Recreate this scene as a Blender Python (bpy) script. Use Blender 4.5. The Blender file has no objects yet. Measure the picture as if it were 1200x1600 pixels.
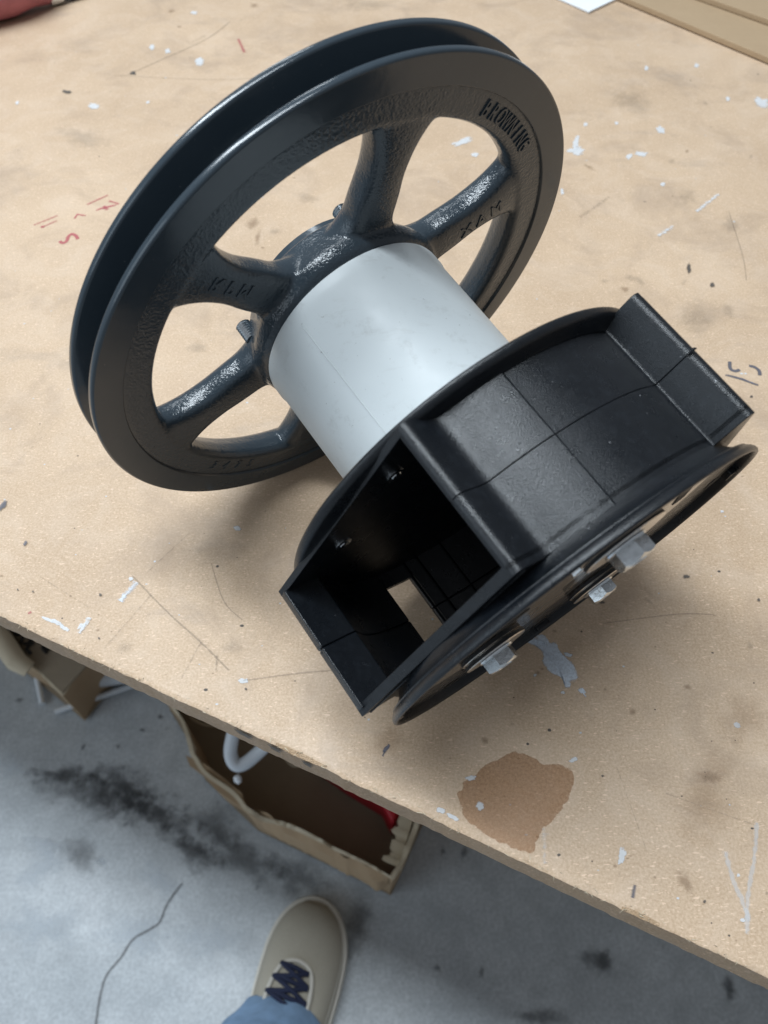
import bpy, bmesh, math, random
from mathutils import Vector, Matrix, noise
R = math.radians
rnd = random.Random(7)
sc = bpy.context.scene
COL = sc.collection

# ------------------------------------------------------------------ camera
PITCH = R(53.869); CAMH = 0.32947
cam_d = bpy.data.cameras.new('camera'); cam = bpy.data.objects.new('camera', cam_d); COL.objects.link(cam)
cam.location = (0, 0, CAMH); cam.rotation_euler = (R(90) - PITCH, 0, 0)
cam_d.sensor_fit = 'HORIZONTAL'; cam_d.sensor_width = 5.7; cam_d.lens = 5.7
cam_d.clip_start = 0.01; cam_d.clip_end = 50
cam_d.dof.use_dof = True; cam_d.dof.focus_distance = 0.335; cam_d.dof.aperture_fstop = 2.8
sc.camera = cam

# ------------------------------------------------------------------ world, lamps, exposure
w = bpy.data.worlds.new('World'); sc.world = w; w.use_nodes = True
bg = w.node_tree.nodes['Background']; bg.inputs[0].default_value = (0.86, 0.92, 1.0, 1); bg.inputs[1].default_value = 0.25
def area(name, loc, target, sx, sy, power, color, roll_dir=None):
    L = bpy.data.lights.new(name, 'AREA'); L.shape = 'RECTANGLE'; L.size = sx; L.size_y = sy
    L.energy = power; L.color = color
    o = bpy.data.objects.new(name, L); COL.objects.link(o); o.location = loc
    z = (Vector(loc) - Vector(target)).normalized()
    x = Vector(roll_dir) if roll_dir else Vector((1, 0, 0))
    x = (x - x.dot(z) * z).normalized(); y = z.cross(x)
    o.rotation_euler = Matrix((x, y, z)).transposed().to_euler()
    o['kind'] = 'structure'
    return o
EDGE = Vector((0.909, -0.417, 0))
area('ceiling_strip_lamp', (-0.58, 0.44, 2.3), (0, 0.25, 0), 2.2, 0.38, 80, (0.84, 0.93, 1.0), EDGE)
area('ceiling_strip_lamp', (-1.1, 2.6, 2.5), (0, 0.2, 0), 1.6, 0.30, 20, (0.88, 0.95, 1.0), EDGE)
area('open_door_daylight', (-3.2, -1.6, 1.5), (0, 0.2, 0), 3.0, 2.4, 44, (0.76, 0.89, 1.0), (0.45, -0.89, 0))
sc.view_settings.view_transform = 'Standard'; sc.view_settings.look = 'None'
sc.view_settings.exposure = 0.0; sc.view_settings.gamma = 1.0
sc.render.engine = 'CYCLES'
sc.cycles.max_bounces = 8

# ------------------------------------------------------------------ frames
def Tb(px, py, h=0.0):
    """point of the horizontal plane z=-h seen at a photograph pixel (1200x1600)"""
    d = Vector(((px - 600) / 1200, -(py - 800) / 1200, -1.0))
    d = Matrix.Rotation(R(90) - PITCH, 3, 'X') @ d
    l = (CAMH + h) / -d.z
    return Vector((d.x * l, d.y * l, -h))
AX = Vector((0.80922659, 0.58749667, 0.0))
AY = Vector((0.12969936, -0.17864981, 0.97532678))
AN = Vector((0.57300123, -0.78926036, -0.22076612))
AC = Vector((-0.01463409, 0.26145862, 0.11216258))
def W(p):                       # axle frame (x, y across the axle, t along it) -> world
    return AC + p[0] * AX + p[1] * AY + p[2] * AN

# ------------------------------------------------------------------ object helpers
def tag(o, label=None, cat=None, group=None, kind=None):
    if label: o['label'] = label
    if cat: o['category'] = cat
    if group: o['group'] = group
    if kind: o['kind'] = kind
    return o
def empty(name, loc, label, cat, group=None):
    o = bpy.data.objects.new(name, None); COL.objects.link(o); o.location = loc; o.empty_display_size = 0.02
    return tag(o, label, cat, group)
def wloc(o):
    v = Vector((0, 0, 0))
    while o: v += o.location; o = o.parent
    return v
def mesh_obj(name, verts, faces, mat, parent=None, sharp=35, bevel=0, bseg=2, smooth=True, world=True, origin=None, wn=False):
    base = wloc(parent) if parent else Vector((0, 0, 0))
    org = Vector(origin) if origin is not None else base
    verts = [Vector(v) - org for v in verts] if world else [Vector(v) for v in verts]
    me = bpy.data.meshes.new(name); me.from_pydata([tuple(v) for v in verts], [], faces); me.validate()
    bm = bmesh.new(); bm.from_mesh(me); bmesh.ops.recalc_face_normals(bm, faces=bm.faces); bm.to_mesh(me); bm.free()
    if smooth:
        me.polygons.foreach_set('use_smooth', [True] * len(me.polygons)); me.set_sharp_from_angle(angle=R(sharp))
    me.materials.append(mat)
    o = bpy.data.objects.new(name, me); COL.objects.link(o)
    if parent: o.parent = parent
    if origin is not None: o.location = org - base
    if bevel:
        m = o.modifiers.new('bevel', 'BEVEL'); m.width = bevel; m.segments = bseg; m.limit_method = 'ANGLE'; m.angle_limit = R(32)
        m.harden_normals = False
        if smooth: o.modifiers.new('wn', 'WEIGHTED_NORMAL').keep_sharp = False
    elif wn: o.modifiers.new('wn', 'WEIGHTED_NORMAL').keep_sharp = True
    return o
class MB:
    def __init__(s): s.v = []; s.f = []
    def add(s, vs, fs):
        b = len(s.v); s.v += [Vector(v) for v in vs]; s.f += [tuple(b + i for i in f) for f in fs]
    def lathe(s, prof, n=128, cx=0, cy=0, closed=True, a0=0, tf=None):
        vs = []; k = len(prof)
        for j in range(n):
            a = 2 * math.pi * j / n + a0
            for (t, r) in prof:
                p = (cx + r * math.cos(a), cy + r * math.sin(a), t); vs.append(tf(p) if tf else W(p))
        fs = []
        for j in range(n):
            j2 = (j + 1) % n
            for i in range(k if closed else k - 1):
                i2 = (i + 1) % k
                fs.append((j * k + i, j * k + i2, j2 * k + i2, j2 * k + i))
        s.add(vs, fs)
    def prism(s, poly, t0, t1, tf=W):
        n = len(poly)
        s.add([tf((x, y, t0)) for x, y in poly] + [tf((x, y, t1)) for x, y in poly],
              [tuple(range(n - 1, -1, -1)), tuple(range(n, 2 * n))] + [(i, (i + 1) % n, n + (i + 1) % n, n + i) for i in range(n)])
    def shell(s, outer, inner, t0, t1, tf=W):    # open wall between two matching polylines
        n = len(outer); vs = []
        for (o, i) in zip(outer, inner):
            vs += [tf((*o, t0)), tf((*o, t1)), tf((*i, t1)), tf((*i, t0))]
        fs = []
        for k in range(n - 1):
            for e in range(4):
                e2 = (e + 1) % 4; fs.append((4 * k + e, 4 * k + e2, 4 * k + 4 + e2, 4 * k + 4 + e))
        fs += [(0, 1, 2, 3), (4 * n - 1, 4 * n - 2, 4 * n - 3, 4 * n - 4)]
        s.add(vs, fs)
    def tube(s, pts, rad, n=10, caps=True):
        pts = [Vector(p) for p in pts]; m = len(pts); rr = rad if isinstance(rad, (list, tuple)) else [rad] * m
        vs = []; up = Vector((0, 0, 1)); last = None
        for i, p in enumerate(pts):
            d = (pts[min(i + 1, m - 1)] - pts[max(i - 1, 0)]).normalized()
            a = last if last else (d.orthogonal())
            a = (a - a.dot(d) * d).normalized(); last = a; b = d.cross(a)
            for j in range(n):
                t = 2 * math.pi * j / n; vs.append(p + rr[i] * (math.cos(t) * a + math.sin(t) * b))
        fs = [(i * n + j, i * n + (j + 1) % n, (i + 1) * n + (j + 1) % n, (i + 1) * n + j) for i in range(m - 1) for j in range(n)]
        if caps: fs += [tuple(range(n - 1, -1, -1)), tuple(range((m - 1) * n, m * n))]
        s.add(vs, fs)
    def build(s, name, mat, parent=None, **k): return mesh_obj(name, s.v, s.f, mat, parent, **k)

# ------------------------------------------------------------------ materials
def newmat(name):
    m = bpy.data.materials.new(name); m.use_nodes = True; nt = m.node_tree
    return m, nt, nt.nodes['Principled BSDF']
def nd(nt, typ, **kw):
    n = nt.nodes.new(typ)
    for k, v in kw.items():
        if k.startswith('i_'): n.inputs[k[2:].replace('_', ' ')].default_value = v
        else: setattr(n, k, v)
    return n
def tex_noise(nt, vec, scale, detail=4, rough=0.55, dist=0.0):
    n = nt.nodes.new('ShaderNodeTexNoise'); n.inputs['Scale'].default_value = scale; n.inputs['Detail'].default_value = detail
    n.inputs['Roughness'].default_value = rough; n.inputs['Distortion'].default_value = dist
    nt.links.new(vec, n.inputs['Vector']); return n.outputs['Fac']
def ramp(nt, fac, stops):
    n = nt.nodes.new('ShaderNodeValToRGB'); e = n.color_ramp.elements
    while len(e) < len(stops): e.new(0.5)
    for i, (p, c) in enumerate(stops):
        e[i].position = p; e[i].color = (c, c, c, 1) if isinstance(c, (int, float)) else (*c, 1)
    nt.links.new(fac, n.inputs[0]); return n.outputs[0]
def mix(nt, fac, a, b, mode='MIX'):
    n = nt.nodes.new('ShaderNodeMix'); n.data_type = 'RGBA'; n.blend_type = mode
    for sock, v in ((n.inputs[0], fac), (n.inputs[6], a), (n.inputs[7], b)):
        if isinstance(v, (int, float)): sock.default_value = v
        elif isinstance(v, tuple): sock.default_value = (*v, 1)
        else: nt.links.new(v, sock)
    return n.outputs[2]
def bump(nt, h, strength, dist, prev=None):
    b = nt.nodes.new('ShaderNodeBump'); b.inputs['Strength'].default_value = strength; b.inputs['Distance'].default_value = dist
    nt.links.new(h, b.inputs['Height'])
    if prev: nt.links.new(prev, b.inputs['Normal'])
    return b.outputs['Normal']
def objco(nt, sx=1, sy=1, sz=1, rz=0):
    tc = nt.nodes.new('ShaderNodeTexCoord'); mp = nt.nodes.new('ShaderNodeMapping')
    mp.inputs['Scale'].default_value = (sx, sy, sz); mp.inputs['Rotation'].default_value = (0, 0, rz)
    nt.links.new(tc.outputs['Object'], mp.inputs[0]); return mp.outputs[0]
def simple(name, col, rough, metal=0.0, var=0.15, vs=200, bs=0.0, bscale=1500, coat=0.0, spec=0.5):
    m, nt, p = newmat(name); v = objco(nt)
    n = tex_noise(nt, v, vs, 5)
    c = mix(nt, n, tuple(x * (1 - var) for x in col), tuple(min(1, x * (1 + var)) for x in col))
    nt.links.new(c, p.inputs['Base Color'])
    rr = ramp(nt, tex_noise(nt, v, vs * 1.7, 3), [(0.3, max(0, rough - 0.06)), (0.7, rough + 0.06)])
    nt.links.new(rr, p.inputs['Roughness']); p.inputs['Metallic'].default_value = metal
    p.inputs['Coat Weight'].default_value = coat; p.inputs['Specular IOR Level'].default_value = spec
    if bs: nt.links.new(bump(nt, tex_noise(nt, v, bscale, 3), bs, 0.0005), p.inputs['Normal'])
    return m

# cast iron under glossy slate paint
def paint(name, orange, dist):
    m, nt, p = newmat(name); v = objco(nt)
    n = tex_noise(nt, v, 60, 4)
    c = mix(nt, n, (0.027, 0.039, 0.050), (0.038, 0.051, 0.063))
    sp = ramp(nt, tex_noise(nt, v, 1500, 2), [(0.76, 0.0), (0.78, 1.0)])
    c = mix(nt, sp, c, (0.25, 0.25, 0.24)); nt.links.new(c, p.inputs['Base Color'])
    nt.links.new(ramp(nt, tex_noise(nt, v, 90, 4), [(0.3, 0.12), (0.7, 0.22)]), p.inputs['Roughness'])
    h1 = tex_noise(nt, v, 900, 2, 0.5); h2 = tex_noise(nt, v, 220, 2)
    nt.links.new(bump(nt, h2, 0.4, dist * 1.2, bump(nt, h1, orange, dist)), p.inputs['Normal'])
    return m
M_cast = paint('slate_paint_on_casting', 0.6, 0.0004)
M_rim = paint('slate_paint_machined', 0.06, 0.0001)
# black moulded plastic
def plastic():
    m, nt, p = newmat('black_moulded_plastic'); v = objco(nt)
    c = mix(nt, tex_noise(nt, v, 40, 5), (0.003, 0.0042, 0.006), (0.006, 0.0078, 0.0105))
    wear = ramp(nt, tex_noise(nt, v, 300, 7, 0.75), [(0.50, 0.0), (0.74, 0.45)])
    c = mix(nt, wear, c, (0.018, 0.022, 0.028))
    for rz, th in ((0.5, .70), (1.7, .715), (-.6, .71)):
        scr = ramp(nt, tex_noise(nt, objco(nt, 22, 700, 300, rz), 1, 4, 0.7), [(th, 0.0), (th + .03, 0.8)])
        c = mix(nt, scr, c, (0.045, 0.05, 0.056))
    dust = ramp(nt, tex_noise(nt, v, 1000, 1), [(0.81, 0.0), (0.825, 1.0)]); c = mix(nt, dust, c, (0.4, 0.41, 0.43))
    nt.links.new(c, p.inputs['Base Color'])
    nt.links.new(ramp(nt, tex_noise(nt, v, 90, 6, 0.7), [(0.38, 0.26), (0.66, 0.36)]), p.inputs['Roughness'])
    h = tex_noise(nt, v, 2300, 2, 0.6)
    nt.links.new(bump(nt, h, 0.6, 0.00025, bump(nt, tex_noise(nt, v, 25, 1), 0.12, 0.0010)), p.inputs['Normal'])
    return m
M_plastic = plastic()
M_gloss = simple('black_gloss_plastic', (0.010, 0.011, 0.013), 0.20, var=0.3, vs=80, bs=0.05, bscale=300)
# white pvc sleeve
def pvc():
    m, nt, p = newmat('white_pvc'); v = objco(nt)
    c = mix(nt, tex_noise(nt, v, 18, 4), (0.54, 0.575, 0.585), (0.59, 0.625, 0.63))
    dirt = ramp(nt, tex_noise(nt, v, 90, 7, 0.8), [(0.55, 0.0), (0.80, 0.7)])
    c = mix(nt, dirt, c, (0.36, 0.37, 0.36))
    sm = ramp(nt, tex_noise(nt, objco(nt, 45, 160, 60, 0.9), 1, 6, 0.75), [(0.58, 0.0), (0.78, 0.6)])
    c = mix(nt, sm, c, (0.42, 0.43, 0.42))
    fl = ramp(nt, tex_noise(nt, v, 520, 2, 0.6), [(0.735, 0.0), (0.76, 0.7)])
    c = mix(nt, fl, c, (0.22, 0.22, 0.21))
    nt.links.new(c, p.inputs['Base Color'])
    nt.links.new(ramp(nt, tex_noise(nt, v, 120, 5, 0.7), [(0.35, 0.36), (0.7, 0.55)]), p.inputs['Roughness']); p.inputs['Specular IOR Level'].default_value = 0.3
    p.inputs['Subsurface Weight'].default_value = 0.15; p.inputs['Subsurface Radius'].default_value = (0.004, 0.004, 0.004); p.inputs['Subsurface Scale'].default_value = 1
    nt.links.new(bump(nt, tex_noise(nt, v, 120, 3), 0.15, 0.0006), p.inputs['Normal'])
    return m
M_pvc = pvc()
M_zinc = simple('zinc_plated_steel', (0.72, 0.75, 0.77), 0.22, 1.0, 0.30, 300, 0.10, 500)
M_washer = simple('worn_steel_washer', (0.70, 0.67, 0.63), 0.22, 1.0, 0.25, 500, 0.25, 900)
M_plate = simple('black_gloss_plate', (0.075, 0.070, 0.062), 0.26, 0.35, 0.3, 60, 0.05, 400, coat=0.6)
M_hole = simple('dark_slot', (0.006, 0.006, 0.006), 0.8)
M_wedge = simple('washer_edge_knurl', (0.014, 0.014, 0.015), 0.5, 0.0, 0.5, 900, 0.8, 1300)

# particle board
def board(name, tint=(1, 1, 1), edge=False):
    m, nt, p = newmat(name)
    tc = nt.nodes.new('ShaderNodeNewGeometry').outputs['Position']
    def mp(sx, sy, sz, rz):
        q = nt.nodes.new('ShaderNodeMapping'); q.inputs['Scale'].default_value = (sx, sy, sz); q.inputs['Rotation'].default_value = (0, 0, rz)
        nt.links.new(tc, q.inputs[0]); return q.outputs[0]
    t = tuple(a_ * b_ for a_, b_ in zip(tint, (1.0, 0.90, 0.865)))
    base = mix(nt, ramp(nt, tex_noise(nt, tc, 7, 5, 0.6), [(0.35, 0.0), (0.65, 1.0)]),
               (0.46 * t[0], 0.36 * t[1], 0.245 * t[2]), (0.60 * t[0], 0.49 * t[1], 0.35 * t[2]))
    fine = tex_noise(nt, tc, 900, 3, 0.7)
    base = mix(nt, 0.42, base, mix(nt, ramp(nt, fine, [(0.38, 0.0), (0.62, 1.0)]), (0.40 * t[0], 0.305 * t[1], 0.20 * t[2]), (0.66 * t[0], 0.56 * t[1], 0.42 * t[2])))
    # pale wood flakes lying in every direction
    for i, rz in enumerate((0.2, 1.1, 2.0, 2.8)):
        fl = tex_noise(nt, mp(280, 900, 400, rz), 1, 2, 0.5, 0.3)
        base = mix(nt, ramp(nt, fl, [(0.665, 0.0), (0.715, 0.55)]), base, (0.84 * t[0], 0.69 * t[1], 0.52 * t[2]))
        fl = tex_noise(nt, mp(500, 1500, 700, rz + 0.5), 1, 2, 0.5, 0.3)
        base = mix(nt, ramp(nt, fl, [(0.70, 0.0), (0.76, 0.5)]), base, (0.26 * t[0], 0.18 * t[1], 0.11 * t[2]))
    # grime, grey wear clouds and freckles
    g = ramp(nt, tex_noise(nt, tc, 28, 6, 0.7, 1.2), [(0.46, 0.0), (0.70, 0.35)])
    base = mix(nt, g, base, (0.64 * t[0], 0.56 * t[1], 0.45 * t[2]))
    g = ramp(nt, tex_noise(nt, tc, 15, 7, 0.68, 0.6), [(0.50, 0.0), (0.74, 0.75)])
    base = mix(nt, g, base, (0.36 * t[0], 0.29 * t[1], 0.215 * t[2]))
    g = ramp(nt, tex_noise(nt, mp(9, 26, 9, 0.9), 1, 6, 0.7), [(0.58, 0.0), (0.74, 0.45)])
    base = mix(nt, g, base, (0.33 * t[0], 0.29 * t[1], 0.24 * t[2]))
    g = ramp(nt, tex_noise(nt, tc, 110, 3, 0.6), [(0.735, 0.0), (0.77, 0.6)])
    base = mix(nt, g, base, (0.20 * t[0], 0.16 * t[1], 0.12 * t[2]))
    sc1 = tex_noise(nt, mp(4, 520, 4, 0.6), 1, 3, 0.6)
    base = mix(nt, ramp(nt, sc1, [(0.735, 0.0), (0.755, 0.35)]), base, (0.22 * t[0], 0.18 * t[1], 0.13 * t[2]))
    sc2 = tex_noise(nt, mp(4, 430, 4, -0.8), 1, 3, 0.6)
    base = mix(nt, ramp(nt, sc2, [(0.74, 0.0), (0.76, 0.3)]), base, (0.24 * t[0], 0.19 * t[1], 0.15 * t[2]))
    nt.links.new(base, p.inputs['Base Color'])
    nt.links.new(ramp(nt, tex_noise(nt, tc, 40, 5), [(0.3, 0.42), (0.7, 0.62)]), p.inputs['Roughness'])
    p.inputs['Specular IOR Level'].default_value = 0.35
    nt.links.new(bump(nt, fine, 0.10 if not edge else 0.9, 0.0003 if not edge else 0.0010), p.inputs['Normal'])
    return m
M_board = board('particle_board')
M_edge = board('board_sawn_edge', (0.85, 0.80, 0.72), True)

# marks: alpha falls off towards the blob edge, broken up by noise
def markmat(name, col, strength, hard=0.5, nscale=300, namp=0.6, rough=0.6, col2=None, gran=0.0):
    m, nt, p = newmat(name); m.blend_method = 'BLEND' if hasattr(m, 'blend_method') else None
    at = nt.nodes.new('ShaderNodeAttribute'); at.attribute_name = 'f'
    g = nt.nodes.new('ShaderNodeNewGeometry').outputs['Position']
    n = tex_noise(nt, g, nscale, 5, 0.65)
    ma = nt.nodes.new('ShaderNodeMath'); ma.operation = 'MULTIPLY_ADD'; nt.links.new(n, ma.inputs[0]); ma.inputs[1].default_value = namp * 2; ma.inputs[2].default_value = -namp
    ad = nt.nodes.new('ShaderNodeMath'); ad.operation = 'ADD'; nt.links.new(at.outputs['Fac'], ad.inputs[0]); nt.links.new(ma.outputs[0], ad.inputs[1])
    mr = nt.nodes.new('ShaderNodeMapRange'); mr.interpolation_type = 'SMOOTHSTEP'; nt.links.new(ad.outputs[0], mr.inputs[0])
    mr.inputs[1].default_value = 0.0; mr.inputs[2].default_value = max(0.02, 1 - hard); mr.inputs[4].default_value = strength
    al = mr.outputs[0]
    if gran:
        mu = nt.nodes.new('ShaderNodeMath'); mu.operation = 'MULTIPLY'; nt.links.new(al, mu.inputs[0])
        nt.links.new(ramp(nt, tex_noise(nt, g, 750, 4, 0.7), [(0.36, 1 - gran), (0.62, 1.0)]), mu.inputs[1]); al = mu.outputs[0]
    nt.links.new(al, p.inputs['Alpha'])
    c2 = col2 or tuple(x * 0.75 for x in col)
    nt.links.new(mix(nt, tex_noise(nt, g, nscale * 0.6, 4), c2, col), p.inputs['Base Color'])
    p.inputs['Roughness'].default_value = rough
    return m
K_white = markmat('white_paint_mark', (0.80, 0.82, 0.84), 0.75, 0.6, 420, 0.7)
K_blue = markmat('pale_blue_paint_mark', (0.76, 0.83, 0.92), 0.88, 0.6, 330, 0.55, col2=(0.58, 0.65, 0.73), gran=0.3)
K_wfaint = markmat('faint_white_scuff', (0.80, 0.82, 0.84), 0.38, 0.3, 420, 0.9)
K_oil = markmat('oil_stain', (0.40, 0.175, 0.045), 0.52, 0.93, 330, 0.35, 0.4, col2=(0.32, 0.14, 0.035), gran=0.28)
K_oil_soft = markmat('faint_oil_stain', (0.36, 0.22, 0.11), 0.22, 0.0, 90, 0.45)
K_grey = markmat('grey_smudge', (0.19, 0.165, 0.135), 0.17, 0.0, 150, 0.7)
K_brown = markmat('brown_smudge', (0.28, 0.17, 0.09), 0.34, 0.1, 220, 0.7)
K_dark = markmat('dark_fleck', (0.08, 0.075, 0.07), 0.75, 0.5, 400, 0.4)
K_red = markmat('red_pen', (0.55, 0.10, 0.13), 0.62, 0.6, 500, 0.25)
K_pen = markmat('grey_blue_marker', (0.11, 0.12, 0.16), 0.72, 0.6, 500, 0.2)
K_pencil = markmat('pencil_scratch', (0.20, 0.16, 0.12), 0.26, 0.4, 500, 0.8)
K_fsoot = markmat('floor_soot', (0.04, 0.042, 0.046), 0.55, 0.0, 60, 0.85)
K_fsmudge = markmat('floor_smudge', (0.09, 0.095, 0.10), 0.42, 0.0, 60, 0.7)
K_fpale = markmat('floor_pale_patch', (0.66, 0.72, 0.78), 0.40, 0.0, 60, 0.7)
K_fcrack = markmat('floor_crack', (0.12, 0.12, 0.12), 0.55, 0.4, 160, 0.5)

def floor_mat():
    m, nt, p = newmat('stained_concrete')
    g = nt.nodes.new('ShaderNodeNewGeometry').outputs['Position']
    c = mix(nt, ramp(nt, tex_noise(nt, g, 7, 8, 0.62, 0.5), [(0.36, 0.0), (0.64, 1.0)]), (0.45, 0.485, 0.51), (0.57, 0.605, 0.63))
    c = mix(nt, ramp(nt, tex_noise(nt, g, 26, 6, 0.7), [(0.42, 0.0), (0.72, 0.6)]), c, (0.33, 0.35, 0.37))
    c = mix(nt, ramp(nt, tex_noise(nt, g, 3.2, 7, 0.7, 0.8), [(0.55, 0.0), (0.70, 0.5)]), c, (0.66, 0.69, 0.72))
    c = mix(nt, ramp(nt, tex_noise(nt, g, 220, 6, 0.75), [(0.38, 0.55), (0.62, 0.0)]), c, (0.25, 0.27, 0.29))
    c = mix(nt, ramp(nt, tex_noise(nt, g, 60, 3), [(0.70, 0.0), (0.76, 0.45)]), c, (0.14, 0.145, 0.15))
    nt.links.new(c, p.inputs['Base Color'])
    nt.links.new(ramp(nt, tex_noise(nt, g, 9, 5), [(0.3, 0.35), (0.7, 0.65)]), p.inputs['Roughness'])
    nt.links.new(bump(nt, tex_noise(nt, g, 300, 4), 0.3, 0.001), p.inputs['Normal'])
    return m
M_floor = floor_mat()
def card(name, a, b):
    m, nt, p = newmat(name); v = objco(nt)
    c = mix(nt, tex_noise(nt, v, 12, 6, 0.65), a, b)
    fl = tex_noise(nt, objco(nt, 6, 330, 330, 0.4), 1, 2)
    c = mix(nt, ramp(nt, fl, [(0.4, 0.0), (0.6, 0.05)]), c, tuple(x * 0.7 for x in a))
    nt.links.new(c, p.inputs['Base Color']); p.inputs['Roughness'].default_value = 0.8
    nt.links.new(bump(nt, tex_noise(nt, v, 60, 4), 0.4, 0.002), p.inputs['Normal'])
    return m
M_card = card('corrugated_cardboard', (0.34, 0.235, 0.140), (0.43, 0.31, 0.19))
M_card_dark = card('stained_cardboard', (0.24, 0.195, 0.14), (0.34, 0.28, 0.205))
M_card_pale = card('torn_paper_edge', (0.50, 0.42, 0.30), (0.62, 0.54, 0.40))
M_paper = simple('white_paper', (0.78, 0.81, 0.84), 0.6, var=0.04, vs=30)
M_redcloth = simple('dusty_red_rubber', (0.40, 0.13, 0.15), 0.6, var=0.35, vs=90, bs=0.4, bscale=300)
M_redplastic = simple('red_plastic', (0.55, 0.02, 0.035), 0.5, var=0.3, vs=20)
M_hose = simple('white_hose', (0.62, 0.66, 0.70), 0.4, var=0.08, vs=40)
M_denim = simple('washed_denim', (0.24, 0.38, 0.58), 0.95, var=0.45, vs=45, bs=1.0, bscale=700)
M_canvas = simple('beige_canvas', (0.36, 0.33, 0.27), 0.95, var=0.22, vs=700, bs=1.0, bscale=900)
M_sole = simple('off_white_rubber_sole', (0.55, 0.52, 0.46), 0.6, var=0.1, vs=60)
M_lace = simple('navy_lace', (0.010, 0.015, 0.042), 0.85, var=0.3, vs=400)
M_metal = simple('dark_leg_steel', (0.12, 0.12, 0.12), 0.5, 0.6)

# ------------------------------------------------------------------ setting: floor
FZ = -0.85
f = mesh_obj('floor', [(-4, -3, FZ), (4, -3, FZ), (4, 5, FZ), (-4, 5, FZ)], [(0, 1, 2, 3)], M_floor, smooth=False); tag(f, kind='structure')

# ------------------------------------------------------------------ workbench
bench = empty('workbench', (0, 0.8, FZ), 'tan particle board workbench top with paint specks, pen marks and an oil stain', 'workbench')
E0 = Vector((-0.1857, 0.1785, 0)); E1 = Vector((0.1414, 0.0284, 0)); ed = (E1 - E0).normalized(); en = Vector((-ed.y, ed.x, 0))
TH = 0.0188
def tabletop():
    a0 = -1.3; a1 = 1.6; n = 1400; front = []
    for i in range(n + 1):
        s = a0 + (a1 - a0) * i / n
        o = 0.0006 * (noise.noise(Vector((s * 55, 3.1, 0)))) + 0.0005 * noise.noise(Vector((s * 240, 1.1, 0)))
        ch = noise.noise(Vector((s * 34, 9.3, 0)))
        dip = max(0, ch - 0.25) * 0.0030
        front.append((E0 + ed * s + en * o, dip))
    vs = []; fs = []
    for i, (p, dip) in enumerate(front):
        s = i / n
        back = p + en * 1.9
        in1 = p + en * 0.0035
        r = 0.0008
        vs += [back, in1, p + en * (r + dip) + Vector((0, 0, -0.0001 - dip * 0.1)), p + Vector((0, 0, -r - dip)),
               p + en * (0.0002 * math.sin(i * .3)) + Vector((0, 0, -TH * 0.55)), p + en * 0.0004 + Vector((0, 0, -TH + 0.0006)), p + en * 0.0012 + Vector((0, 0, -TH)), back + Vector((0, 0, -TH))]
    for i in range(n):
        for k in range(7): fs.append((8 * i + k, 8 * i + k + 1, 8 * i + 9 + k, 8 * i + 8 + k))
        fs.append((8 * i + 7, 8 * i, 8 * i + 8, 8 * i + 15))
    fs += [tuple(range(8)), tuple(8 * n + k for k in range(7, -1, -1))]
    o = mesh_obj('tabletop', vs, fs, M_board, bench, sharp=40)
    o.data.materials.append(M_edge)
    for pl in o.data.polygons:
        if pl.index < 7 * 0: pass
    me = o.data
    b = wloc(bench)
    for pl in me.polygons:
        c = pl.center + b
        if c.z < -0.0006: pl.material_index = 1
    return o
tabletop()
for (sx, sy) in ((-1.05, 0.45), (1.2, 0.25), (-0.3, 1.85), (1.9, 0.9)):
    c = E0 + ed * (sx + 0.2) + en * (0.15 if sy < 0.5 else 1.6)
    g = MB(); g.prism([(c.x - .03, c.y - .03), (c.x + .03, c.y - .03), (c.x + .03, c.y + .03), (c.x - .03, c.y + .03)], FZ, -TH, tf=Vector)
    g.build('leg', M_metal, bench, bevel=0.003)

# marks on the top --------------------------------------------------------
zlev = [0.00012]
def set_f(o, vals):
    a = o.data.attributes.new('f', 'FLOAT', 'POINT'); a.data.foreach_set('value', vals)
def flatmesh(name, vs, fs, vals, mat, parent, kind=None):
    me = bpy.data.meshes.new(name); base = wloc(parent) if parent else Vector()
    me.from_pydata([tuple(Vector(v) - base) for v in vs], [], fs); me.materials.append(mat)
    o = bpy.data.objects.new(name, me); COL.objects.link(o)
    if parent: o.parent = parent
    set_f(o, vals)
    if kind: o['kind'] = kind
    return o
def blob_geo(cx, cy, rx, ry, rot, z, seed, n=28, jag=0.25):
    vs = [(cx, cy, z)]; vals = [1.0]; rings = 5
    for k in range(1, rings + 1):
        for j in range(n):
            a = 2 * math.pi * j / n
            q = 1 + jag * noise.noise(Vector((math.cos(a) * 1.6, math.sin(a) * 1.6, seed * 7.7)))
            rr = k / rings * q; x, y = rx * rr * math.cos(a), ry * rr * math.sin(a)
            vs.append((cx + x * math.cos(rot) - y * math.sin(rot), cy + x * math.sin(rot) + y * math.cos(rot), z)); vals.append(1 - k / rings)
    fs = [(0, 1 + j, 1 + (j + 1) % n) for j in range(n)]
    for k in range(rings - 1):
        for j in range(n):
            a = 1 + k * n + j; b = 1 + k * n + (j + 1) % n; fs.append((a, a + n, b + n, b))
    return vs, fs, vals
def blob(px, py, rx, ry, ang, mat, name='paint_spot', h=0.0, parent=bench, seed=None, jag=0.5):
    """rx, ry in photograph pixels, ang the direction of rx in the photograph (degrees, y down)"""
    c = Tb(px, py, h); a = R(ang)
    u = Tb(px + rx * math.cos(a), py + rx * math.sin(a), h) - c; v = Tb(px - ry * math.sin(a), py + ry * math.cos(a), h) - c
    zlev[0] += 0.000004
    vs, fs, vals = blob_geo(0, 0, 1, 1, 0, 0, seed or (px * 0.31 + py * 0.17), jag=jag)
    vs = [c + u * x + v * y + Vector((0, 0, zlev[0])) for x, y, z in vs]
    return flatmesh(name, vs, fs, vals, mat, parent)
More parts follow.
